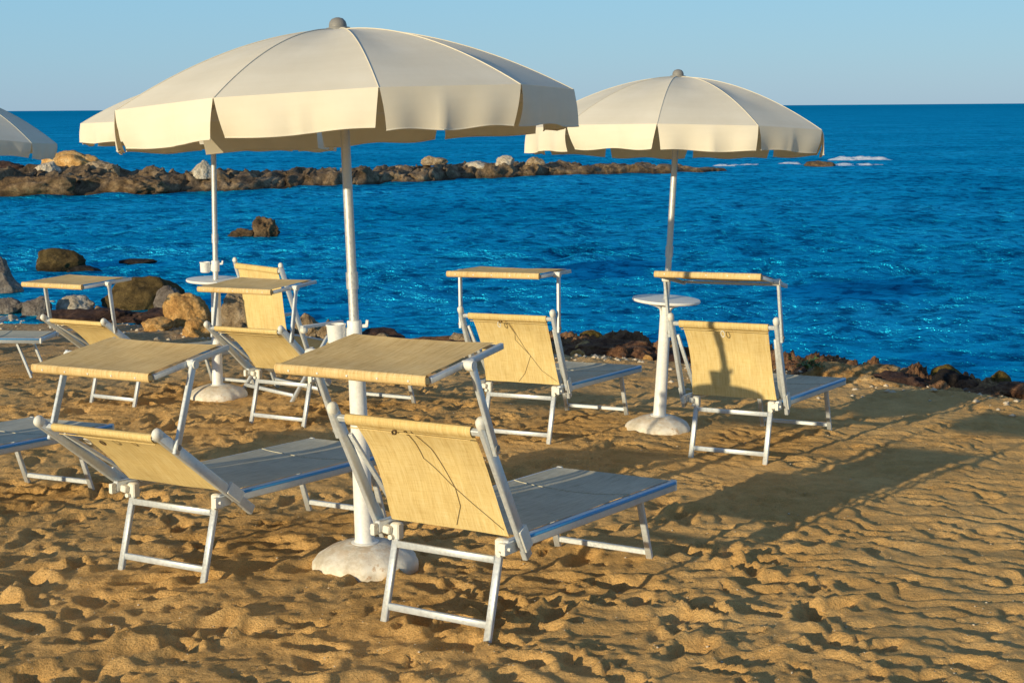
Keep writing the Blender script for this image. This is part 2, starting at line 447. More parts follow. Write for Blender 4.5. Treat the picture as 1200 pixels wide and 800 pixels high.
def build_terrain():
    xs = axis_pts([(-60, -12, 3), (-12, -7, .25), (-7, -4.2, .05), (-4.2, 4.6, .0135), (4.6, 8, .08), (8, 60, 3)])
    ys = [-40, -20, -8, -2, 1.5, 2.8]
    y = 3.4
    while y < 13: ys.append(y); y += .0036 * y
    while y < 22: ys.append(y); y += .055
    ys += [23, 26, 32, 45]
    ys = np.array(ys)
    X, Y = np.meshgrid(xs, ys, indexing='xy')
    Z = plane(X, np.clip(Y, -12, 60))
    sh = np.interp(X, SHX, SHY) + .35 * fbm(X * .6, Y * .6, 5, 3)
    base_at_sh = plane(X, sh)
    Z = Z + sstep(-1.9, .25, Y - sh) * (-.56 - base_at_sh) - sstep(0, 6, Y - sh) * 1.2
    Z = np.where(Y > sh + 2, np.minimum(Z, -.9), Z)
    vis = sstep(-.1, .5, sh - Y)
    D = np.zeros_like(Z)
    # broad trampling
    D += .024 * fbm(X * 1.1, Y * 1.1, 11, 3)
    wr = sstep(-.1, 1.6, X + .25 * (Y - 5) + .5 * fbm(X * .8, Y * .8, 61, 2))
    D += (.0165 - .0105 * wr) * fbm(X * 3.6 + .4 * fbm(X * 2, Y * 2, 3, 2), Y * 3.6, 23, 3)
    rg = 1 - np.abs(fbm(X * 6.5, Y * 6.5, 41, 3, .5)) * 2
    D += (.010 - .0065 * wr) * (rg - .6)
    # wind-scalloped area on the right foreground: short transverse ridges
    ca, sa = math.cos(R(26)), math.sin(R(26))
    XR, YR = X * ca - Y * sa, X * sa + Y * ca
    warp = .5 * fbm(X * 2.2, Y * 2.2, 71, 2)
    ph = YR * 6.4 + warp * 2.2 + 1.25 * gnoise(XR * 3.4, YR * 2.6, 77) + .5 * gnoise(XR * 8, YR * 6, 78)
    fr = ph - np.floor(ph)
    saw = np.where(fr < .72, fr / .72, (1 - fr) / .28)
    brk = sstep(-.25, .25, gnoise(XR * 3.2, YR * 5.2, 91))
    D += wr * .022 * (np.minimum(saw * 1.5, 1) - .5) * (.35 + .65 * brk)
    # footprints
    r2 = np.random.RandomState(4)
    n = 4200
    px = r2.uniform(-6.5, 4.8, n); py = 3.3 + 11.5 * r2.uniform(0, 1, n) ** 1.35
    for i in range(n):
        x0, y0 = px[i], py[i]
        big = r2.rand() < .42
        on_r = x0 + .25 * (y0 - 5) > 1.4
        if on_r and r2.rand() < .45: continue
        ln = r2.uniform(.10, .16) if big else r2.uniform(.035, .08)
        wd = ln * r2.uniform(.35, .6)
        dp = (r2.uniform(.014, .032) if big else r2.uniform(.007, .016)) * (.5 if on_r else 1.0)
        a = r2.normal(R(40), .9)
        rad = ln * 2.0
        i0, i1 = np.searchsorted(xs, [x0 - rad, x0 + rad]); j0, j1 = np.searchsorted(ys, [y0 - rad, y0 + rad])
        if i1 - i0 < 2 or j1 - j0 < 2: continue
        gx = X[j0:j1, i0:i1] - x0; gy = Y[j0:j1, i0:i1] - y0
        u = (gx * math.cos(a) + gy * math.sin(a)) / ln; v = (-gx * math.sin(a) + gy * math.cos(a)) / wd
        q = np.sqrt(u * u + v * v) + .25 * gnoise(gx * 14 + i, gy * 14, 9)
        dent = -dp * (1 - sstep(.58, .98, q)) + .50 * dp * np.exp(-((q - 1.20) / .22) ** 2)
        D[j0:j1, i0:i1] += dent
    D += .0042 * fbm(X * 17, Y * 17, 51, 3, .6)
    D += .0026 * fbm(X * 55, Y * 55, 57, 2, .6)
    # a long dragged groove in the left foreground
    for (ax, ay, bx, by, dp, w) in ((-1.9, 4.35, -1.0, 5.05, .024, .045), (-2.0, 4.2, -1.05, 4.95, .018, .03), (-1.5, 3.9, -.5, 4.5, .016, .035), (-.9, 4.0, .3, 4.75, .010, .02), (-.2, 3.7, .7, 4.1, .010, .02), (-2.6, 6.6, -1.8, 7.3, .014, .03), (-.9, 6.7, .4, 7.6, .012, .025), (.1, 6.3, 1.1, 6.9, .010, .02), (-.6, 7.8, .6, 8.4, .012, .03), (-1.0, 4.9, -.2, 5.5, .012, .02), (.3, 4.4, 1.0, 4.9, .010, .025), (-.4, 4.35, .1, 4.95, .010, .02)):
        tt = np.clip(((X - ax) * (bx - ax) + (Y - ay) * (by - ay)) / ((bx - ax) ** 2 + (by - ay) ** 2), 0, 1)
        dd = np.hypot(X - ax - tt * (bx - ax), Y - ay - tt * (by - ay))
        D += -dp * np.exp(-(dd / w) ** 2) + .5 * dp * np.exp(-((dd - 2 * w) / (w * .7)) ** 2)
    # coarser shingle near the water
    shg = sstep(-3.2, -.6, Y - sh)
    D += shg * .03 * np.abs(fbm(X * 7, Y * 7, 81, 3, .6))
    D *= np.where((xs > -7.2) & (xs < 8), 1, 0)[None, :] * np.where((ys > 2.7) & (ys < 22), 1, 0)[:, None]
    D = np.clip(D, -.075, .085)
    Z = Z + D * (0.25 + .75 * vis) - .012
    ny, nx = X.shape
    V = np.stack([X, Y, Z], -1).reshape(-1, 3)
    idx = np.arange(nx * ny).reshape(ny, nx)
    F = np.stack([idx[:-1, :-1], idx[:-1, 1:], idx[1:, 1:], idx[1:, :-1]], -1).reshape(-1, 4)
    o = mesh_np("sand", V, F, M['sand'])
    tag(o, "trampled golden sand sloping down to the water", None, None, 'structure')
    return xs, ys, Z

def mesh_np(name, V, F, mat):
    me = bpy.data.meshes.new(name)
    me.vertices.add(len(V)); me.vertices.foreach_set("co", V.astype(np.float32).ravel())
    me.loops.add(F.size); me.loops.foreach_set("vertex_index", F.astype(np.int32).ravel())
    me.polygons.add(len(F))
    me.polygons.foreach_set("loop_start", np.arange(0, F.size, 4, dtype=np.int32))
    me.polygons.foreach_set("use_smooth", np.ones(len(F), dtype=bool))
    me.update(calc_edges=True); me.validate()
    me.materials.append(mat)
    o = bpy.data.objects.new(name, me); C.objects.link(o)
    return o

TX, TY, TZ = build_terrain()
def gz(x, y):
    i = int(np.clip(np.searchsorted(TX, x), 1, len(TX) - 1)); j = int(np.clip(np.searchsorted(TY, y), 1, len(TY) - 1))
    return float(TZ[j, i])

def build_sea():
    SEA = -.5
    xs = [0.0]; 
    while xs[-1] < 9000:
        a = xs[-1]; xs.append(a + (.09 if a < 9 else .09 + (a - 9) * .035))
    xs = np.array([-q for q in xs[:0:-1]] + xs)
    ys = [8.0]
    while ys[-1] < 14000:
        a = ys[-1]; ys.append(a + max(.05, (.05 + (a - 20) * .0055) if a < 200 else a * .03))
    ys = np.array(ys)
    X, Y = np.meshgrid(xs, ys, indexing='xy')
    Z = np.zeros_like(X)
    r = np.random.RandomState(3)
    wob = .6 * fbm(X * .25, Y * .25, 7, 2)
    for k in range(46):
        lam = 0.24 * (1.9 / .24) ** (k / 45.0)
        th = R(90) + r.normal(0, .55)
        A = .0125 * lam ** .75
        kx, ky = 2 * np.pi / lam * math.cos(th), 2 * np.pi / lam * math.sin(th)
        step = np.maximum(np.abs(np.gradient(ys))[:, None], np.abs(np.gradient(xs))[None, :] * abs(math.cos(th)) * 1.2)
        fade = np.clip(1.6 - step * 5.0 / lam, 0, 1)
        p = kx * X + ky * Y + r.uniform(0, 6.28) + wob * min(3, 2 / lam)
        Z += A * fade * (1 - 2 * np.abs(np.sin(p * .5)) ** 1.3)
    patch = .85 + .3 * sstep(-.35, .4, fbm(X * .13, Y * .22, 19, 3))
    shore = np.interp(X, SHX, SHY)
    calm = sstep(0, 4, Y - shore) * .75 + .25
    Z = SEA + Z * patch * calm * .62
    ny, nx = X.shape
    V = np.stack([X, Y, Z], -1).reshape(-1, 3)
    idx = np.arange(nx * ny).reshape(ny, nx)
    F = np.stack([idx[:-1, :-1], idx[:-1, 1:], idx[1:, 1:], idx[1:, :-1]], -1).reshape(-1, 4)
    tag(mesh_np("sea", V, F, M['sea']), "rippled deep blue sea reaching the horizon", None, None, 'structure')
build_sea()

# ---------------------------------------------------------------- rocks
def rock(name, label, loc, dims, seed, mat, cat="rock", group=None, facets=14, rough=.16, sub=5, rz=0.0, flat=.35, parent=None):
    import bmesh
    bm = bmesh.new()
    bmesh.ops.create_icosphere(bm, subdivisions=sub, radius=1.0)
    rr = random.Random(seed)
    pl = []
    for i in range(facets):
        d = Vector((rr.gauss(0, 1), rr.gauss(0, 1), rr.gauss(0, 1) * .9)).normalized()
        pl.append((d, rr.uniform(.70, .98)))
    off = Vector((seed * 3.17, seed * 1.71, seed * .93))
    for v in bm.verts:
        n = v.co.normalized(); r = 1.05
        for d, h in pl:
            c = n.dot(d)
            if c > .05:
                q = h / c
                if q < r + .12:
                    t = max(0.0, min(1.0, .5 + .5 * (q - r) / .10))
                    r = q * (1 - t) + r * t - .10 * t * (1 - t)
        p = n * r
        f = mn.fractal(p * 1.5 + off, 1.0, 2.0, 6) * rough
        f += (abs(mn.noise(p * 5.5 + off)) - .25) * rough * .55
        f += mn.noise(p * 13 + off) * rough * .16
        p = p * (1 + f)
        if p.z < -flat: p.z = -flat + (p.z + flat) * .15
        v.co = p
    ms = [max(abs(v.co[i]) for v in bm.verts) for i in range(3)]
    zmin = min(v.co.z for v in bm.verts); zmax = max(v.co.z for v in bm.verts)
    for v in bm.verts:
        v.co.x *= dims[0] / 2 / ms[0]; v.co.y *= dims[1] / 2 / ms[1]
        v.co.z = (v.co.z - zmin) / (zmax - zmin) * dims[2]
        v.co.z -= dims[2] * .12
    me = bpy.data.meshes.new(name); bm.to_mesh(me); bm.free()
    me.polygons.foreach_set("use_smooth", [True] * len(me.polygons))
    me.materials.append(M[mat])
    o = bpy.data.objects.new(name, me); o.location = loc; o.rotation_euler = (0, 0, rz)
    C.objects.link(o)
    if parent is None: tag(o, label, cat, group)
    else: o.parent = parent
    return o

def build_breakwater():
    line = [(-34, 41), (-24, 42), (-15.2, 42.6), (-11, 43.2), (-8, 45.0), (-3.5, 49), (1.3, 53.3), (5, 54.5), (8.4, 55.3)]
    hts = [.75, .72, .70, .56, .50, .46, .36, .28, .08]
    wid = [5, 5, 5, 4.5, 4, 4, 3.4, 3.0, 1.6]
    L = [0]
    for a, b in zip(line[:-1], line[1:]): L.append(L[-1] + math.dist(a, b))
    mb = MB(); nu, nv = 900, 60
    vs = []; fs = []
    for i in range(nu + 1):
        s = L[-1] * i / nu
        x = np.interp(s, L, [p[0] for p in line]); y = np.interp(s, L, [p[1] for p in line])
        h = np.interp(s, L, hts); w = np.interp(s, L, wid)
        edge = mn.fractal(Vector((s * .35, 0, 3.1)), 1.0, 2.0, 5) * 1.0
        for j in range(nv + 1):
            t = j / nv
            prof = min(1, t / .16) ** .55 * min(1, (1 - t) / .25) ** .7
            p = Vector((s * .55, t * w * .7, 0))
            nz = mn.fractal(p * 1.7 + Vector((0, 0, 9)), .75, 2.1, 7)
            lump = abs(mn.noise(Vector((s * 1.1, t * w * .9, 4)))) * 1.0
            z = -.30 + h * (prof * (.66 + .62 * nz + .36 * lump) ) + .30 * prof
            if prof <= 0: z = -.45
            front = mn.fractal(Vector((s * 1.9, z * 3.5, 7.7)), .8, 2.0, 6) * .40
            vs.append((x + front * .4, y + edge + t * w + front * (1 - t), -.5 + z))
    for i in range(nu):
        for j in range(nv):
            a = i * (nv + 1) + j
            fs.append((a, a + nv + 1, a + nv + 2, a + 1))
    mb.add(vs, fs)
    tag(mb.build("breakwater_reef", M['reef'], angle=180), "long low brown rock reef lying across the bay", "reef")
build_breakwater()

BW = "boulders lying on the reef across the bay"
rock("boulder", "pale flat boulder on the left reef, under the parasol tip at the frame edge", (-14.7, 45.4, .02), (.95, .7, .45), 21, 'pale', group=BW)
rock("boulder", "orange peaked crag standing at the left end of the reef", (-14.6, 47.6, -.05), (2.1, 1.3, .85), 22, 'orange', group=BW, facets=9)
rock("boulder", "grey brown boulder just right of the orange crag on the reef", (-13.1, 45.6, -.02), (1.3, .9, .5), 23, 'tan', group=BW)
rock("boulder", "dark brown block at the far left of the reef beneath the shaded parasol", (-16.6, 46.0, -.1), (2.0, 1.0, .6), 24, 'weed', group=BW)
rock("boulder", "pale upright boulder on the reef beside the rear left parasol pole", (-9.7, 45.2, -.1), (.85, .7, .62), 25, 'pale', group=BW)
rock("boulder", "square brown block raised on the reef behind the front parasol pole", (-2.75, 51.8, -.02), (1.0, .8, .36), 26, 'tan', group=BW, facets=8)
rock("boulder", "white peaked boulder on the thin middle of the reef", (-.2, 53.9, -.15), (.75, .6, .42), 27, 'pale', group=BW, facets=9)
rock("boulder", "low pale slab left of the white peaked boulder on the reef", (-1.25, 52.6, -.2), (1.1, .8, .30), 28, 'pale', group=BW)
rock("boulder", "small tan boulder right of the white peaked one on the reef", (.9, 54.2, -.15), (.8, .6, .34), 29, 'tan', group=BW)
rock("boulder", "big rounded brown boulder at the waterline of the reef, left of centre", (-11.6, 43.8, -.55), (2.4, 1.6, .62), 30, 'hump', group=BW, rough=.30)
rock("boulder", "large brown hump at the left end of the reef front", (-14.4, 43.1, -.55), (3.0, 1.6, .72), 31, 'hump', group=BW, rough=.30)
rock("boulder", "half submerged brown rock in the surf beyond the reef tip", (12.9, 60.0, -.62), (1.5, 1.0, .36), 32, 'hump', group=BW)

rock("sea_rock", "rounded mossy brown boulder standing in the shallows at left", (-7.4, 23.1, -.55), (.92, .7, .40), 41, 'moss', rough=.12)
rock("sea_rock", "flat dark rock barely above water beside the mossy boulder", (-6.75, 22.4, -.54), (.62, .4, .15), 42, 'black')
rock("sea_rock", "jagged brown rock with a pointed top in the middle of the cove", (-4.98, 28.8, -.58), (.62, .55, .52), 43, 'hump', facets=8, rough=.3)
rock("sea_rock", "low tail of rock left of the jagged pointed rock", (-5.45, 28.9, -.55), (.62, .4, .20), 44, 'hump', rough=.3)
rock("sea_rock", "flat dark weed covered rock just awash in the cove", (-6.3, 23.9, -.545), (.7, .35, .09), 45, 'black')
rock("sea_rock", "dark grey boulder cut by the left frame edge at the waterline", (-7.25, 20.0, -.55), (.75, .6, .62), 46, 'greyr')
rock("sea_rock", "small ochre weed covered rock in the water right of the middle lounger's back", (.85, 15.3, -.54), (.29, .24, .17), 47, 'yellow', rough=.12)
rock("shore_rock", "wide brown weed covered mound on the left shore", (-4.72, 18.4, -.62), (1.25, .9, .58), 51, 'moss', rough=.12)
rock("shore_rock", "grey angular boulder leaning against the weed covered mound", (-4.28, 17.7, -.55), (.42, .4, .44), 52, 'greyr', facets=8)
rock("shore_rock", "bright orange boulder left of the rear parasol sleeve", (-3.78, 16.5, -.5), (.62, .5, .46), 53, 'orange')
rock("shore_rock", "rough tan boulder right of the rear parasol sleeve", (-3.2, 16.5, -.5), (.74, .55, .46), 54, 'tan', rough=.24)
rock("shore_rock", "small flat orange stone left of the bright orange boulder", (-4.05, 16.05, -.46), (.40, .3, .15), 55, 'orange')
rock("shore_rock", "small orange stone at the foot of the bright orange boulder", (-3.46, 15.55, -.46), (.40, .32, .24), 56, 'orange')
rock("shore_rock", "flat pale cream rock behind the sunshade at far left", (-5.55, 18.0, -.54), (.52, .4, .25), 57, 'pale')
rock("shore_rock", "low grey boulder touching the left frame edge on the shore", (-6.35, 17.8, -.52), (.46, .4, .24), 58, 'greyr')
rock("shore_rock", "grey boulder second from the left frame edge on the shore", (-5.93, 17.65, -.52), (.38, .36, .27), 59, 'greyr')
rock("shore_rock", "dark purple weed bank in front of the pale cream rock", (-5.0, 17.1, -.56), (1.5, .9, .24), 60, 'weed', rough=.25)
rock("shore_rock", "dark weed bank behind the orange stones", (-4.2, 17.0, -.56), (1.1, .7, .26), 61, 'weed', rough=.25)
rock("shore_rock", "pinkish rough rock behind the deck chair arm", (-2.28, 15.8, -.52), (.34, .3, .30), 62, 'tan')
rock("shore_rock", "rounded tan boulder at the water behind the cup holder", (-1.98, 15.3, -.52), (.32, .28, .31), 63, 'tan')
rock("shore_rock", "low dark rock at the waterline right of the front parasol pole", (-1.45, 15.7, -.54), (.55, .4, .14), 64, 'weed')
rock("shore_rock", "low blue grey stone between the boulders and the deck chair", (-2.75, 15.7, -.49), (.3, .25, .18), 65, 'greyr')
rock("shore_rock", "thin brown weed strip at the water left of the middle lounger", (-.75, 15.0, -.53), (.9, .5, .14), 66, 'red', rough=.3)
rock("shore_rock", "reddish brown weed strip at the water between the two seaside loungers", (.95, 14.2, -.52), (1.35, .8, .22), 67, 'red', rough=.32)
rock("shore_rock", "small reddish rock ledge behind the white table on the right", (1.75, 13.9, -.5), (.7, .5, .18), 68, 'red', rough=.3)
rock("shore_rock", "broad orange rock ledge behind the right lounger seat", (2.78, 11.80, -.44), (1.3, 1.1, .34), 69, 'orange', rough=.34)
rock("shore_rock", "low reddish rock shelf left of the orange ledge", (2.15, 12.9, -.48), (.8, .7, .24), 70, 'red', rough=.3)
rock("shore_rock", "dark purple weed bank right of the orange ledge", (3.22, 11.75, -.46), (.85, .8, .30), 71, 'weed', rough=.28)
rock("shore_rock", "low pale topped rock at the waterline on the right", (3.62, 12.75, -.53), (.36, .3, .20), 72, 'tan')
rock("shore_rock", "ochre brown boulder awash beside the black one on the right", (3.98, 12.75, -.55), (.38, .32, .24), 73, 'yellow', rough=.12)
rock("shore_rock", "black wet boulder at the end of the beach on the right", (3.68, 11.75, -.46), (.52, .5, .32), 74, 'black')
rock("shore_rock", "square ochre rock standing in water near the right frame edge", (4.34, 12.5, -.56), (.28, .26, .24), 75, 'yellow', facets=8, rough=.10)
rock("shore_rock", "brown rock slab at the right frame edge on the sand", (4.08, 11.35, -.36), (.62, .5, .15), 76, 'red')
rock("shore_rock", "small orange stone on the sand before the black boulder", (3.28, 11.15, -.32), (.22, .18, .11), 77, 'orange')
rock("shore_rock", "orange stone nearest the black boulder on the sand", (3.50, 11.10, -.33), (.20, .17, .12), 78, 'orange')
rock("shore_rock", "small grey stone at the foot of the black boulder", (3.66, 11.2, -.33), (.16, .14, .10), 79, 'greyr')

def shelf():
    mb = MB(); V = []; F = []; nu, nv = 420, 60
    for i in range(nu + 1):
        x = .35 + 4.3 * i / nu
        sh = float(np.interp(x, SHX, SHY))
        wdt = .75 + 1.05 * sstep(1.4, 2.6, np.array(x)) - .6 * sstep(3.5, 4.3, np.array(x)) + .25 * mn.noise(Vector((x * 1.7, 0, 5)))
        for j in range(nv + 1):
            t = j / nv
            y = sh + .35 - (wdt + .35) * t
            env = min(1, t / .2) ** .6 * min(1, (1 - t) / .45)
            n = mn.fractal(Vector((x * 3.1, y * 3.1, 2.2)), .7, 2.1, 7)
            hole = mn.noise(Vector((x * 1.5, y * 1.5, 8))) 
            z = max(gz(x, y), -.53) + env * (.125 + .16 * n + .12 * hole) - .035
            V.append((x + .06 * n, y + .05 * n, z))
    for i in range(nu):
        for j in range(nv):
            a = i * (nv + 1) + j
            F.append((a, a + 1, a + nv + 2, a + nv + 1))
    mb.add(V, F)
    tag(mb.build("rock_shelf", M['shelf'], angle=180), "low pitted reddish rock shelf along the waterline on the right", "rock")
shelf()
RUB = "reddish rubble stones along the waterline"
rr_ = random.Random(31)
for i in range(100):
    x = rr_.uniform(.2, 4.4) if i < 84 else rr_.uniform(-2.6, -.2)
    y = float(np.interp(x, SHX, SHY)) - abs(rr_.gauss(.45, .45)) - .1
    d = rr_.uniform(.08, .30) * rr_.uniform(.7, 1.1)
    rock("rubble_stone", "small reddish stone among the rubble along the waterline", (x, y, gz(x, y) - .005), (d, d * rr_.uniform(.7, 1.1), d * rr_.uniform(.45, .7)), 200 + i,
         rr_.choice(['red', 'red', 'orange', 'weed', 'tan']), group=RUB, sub=3, rough=.22, facets=9, rz=rr_.uniform(0, 6))
PST = "small pale stones scattered on the left shore"
for i in range(60):
    x = rr_.uniform(-7.0, -2.4)
    y = float(np.interp(x, SHX, SHY)) - abs(rr_.gauss(.5, .8)) - .2
    d = rr_.uniform(.07, .24) * rr_.uniform(.7, 1.1)
    rock("shore_stone", "small pale stone scattered among others on the left shore", (x, y, gz(x, y) - .01), (d, d * rr_.uniform(.7, 1.1), d * rr_.uniform(.4, .65)), 400 + i,
         rr_.choice(['pale', 'pale', 'tan', 'greyr']), group=PST, sub=3, rough=.18, facets=10, rz=rr_.uniform(0, 6))
def plant():
    r = random.Random(9); V = [(0, 0, 0)]; F = []
    for k in range(34):
        a = r.uniform(0, 6.28); sp = r.uniform(.02, .13); h = r.uniform(.05, .13) - sp * .35
        tip = Vector((sp * math.cos(a) * 1.5, sp * math.sin(a), h)); sd = Vector((-math.sin(a), math.cos(a), 0)) * .0018
        n0 = len(V); prev = (0, 0)
        for t in (.25, .5, .75, 1.0):
            p = tip * t + Vector((0, 0, .02 * math.sin(3.14 * t)))
            b = len(V); V += [tuple(p - sd), tuple(p + sd)]
            F.append((prev[0], b, b + 1, prev[1]) if prev != (0, 0) else (0, b, b + 1))
            prev = (b, b + 1)
            for q_ in range(2):
                g = r.uniform(0, 6.28); ln = r.uniform(.018, .04)
                e = p + Vector((math.cos(g), math.sin(g), r.uniform(.1, .8))) * ln
                w_ = Vector((-math.sin(g), math.cos(g), .2)) * ln * .28; m_ = (p + e) / 2
                c_ = len(V); V += [tuple(m_ + w_), tuple(e), tuple(m_ - w_)]
                F.append((b, c_, c_ + 1, c_ + 2))
    mb = MB().add(V, F)
    o = mb.build("shore_plant", M['leaf'], smooth=False); o.location = (2.47, 11.75, -.19)
    tag(o, "small green plant growing on the orange rock ledge", "plant")
plant()

# surf breaking beyond the reef tip
def surf(loc, dims, seed, label):
    r = random.Random(seed); mb = MB()
    def fn(u, v):
        env = max(0, math.sin(math.pi * u)) ** .7 * max(0, math.sin(math.pi * v)) ** .6
        n = mn.fractal(Vector((u * dims[0] * .9 + seed, v * dims[1] * 1.2, seed)), .9, 2.0, 5)
        return ((u - .5) * dims[0] + n * .3, (v - .5) * dims[1] + n * .5, -.10 + env * dims[2] * (.65 + .9 * n))
    mb.grid(fn, 60, 20)
    o = mb.build("surf", M['foam'], angle=180); o.location = loc
    tag(o, label, None, None, 'stuff')
surf((16.0, 66, -.5), (3.4, 1.8, .24), 1, "white foam of a breaking wave crest beyond the reef tip")
surf((11.4, 62, -.5), (4.2, 2.0, .15), 2, "low white foam around the rock off the reef tip")
surf((14.6, 60.5, -.5), (4.4, 1.8, .13), 3, "thin white foam streak in front of the breaking crest")
surf((9.4, 60.5, -.5), (2.4, 1.6, .17), 4, "small foam patch at the end of the reef")

# pebbles and shell bits
def grit():
    r = random.Random(12); mb = MB()
    base = [(1, 0, 0), (-1, 0, 0), (0, 1, 0), (0, -1, 0), (0, 0, 1), (0, 0, -1)]
    fs = [(0, 2, 4), (2, 1, 4), (1, 3, 4), (3, 0, 4), (2, 0, 5), (1, 2, 5), (3, 1, 5), (0, 3, 5)]
    for i in range(2600):
        y = 3.6 + 9 * r.random() ** 1.5; x = r.uniform(-.42, .42) * y
        s = r.uniform(.0016, .0036) * (1.9 if r.random() < .08 else 1)
        z = gz(x, y)
        mb.add([(x + b[0] * s * r.uniform(.7, 1.5), y + b[1] * s * r.uniform(.7, 1.5), z + b[2] * s * .7 + s * .3) for b in base], fs)
    for i in range(1500):
        x = r.uniform(-7, 4.2); sh = np.interp(x, SHX, SHY); y = sh - abs(r.gauss(.2, 1.1)) - .2
        s = r.uniform(.008, .030)
        z = gz(x, y)
        mb.add([(x + b[0] * s * r.uniform(.7, 1.5), y + b[1] * s * r.uniform(.7, 1.5), z + b[2] * s * .7 + s * .2) for b in base], fs)
    tag(mb.build("shingle", M['shell'], angle=180), "scattered pebbles and shell bits on the sand", None, None, 'stuff')
grit()

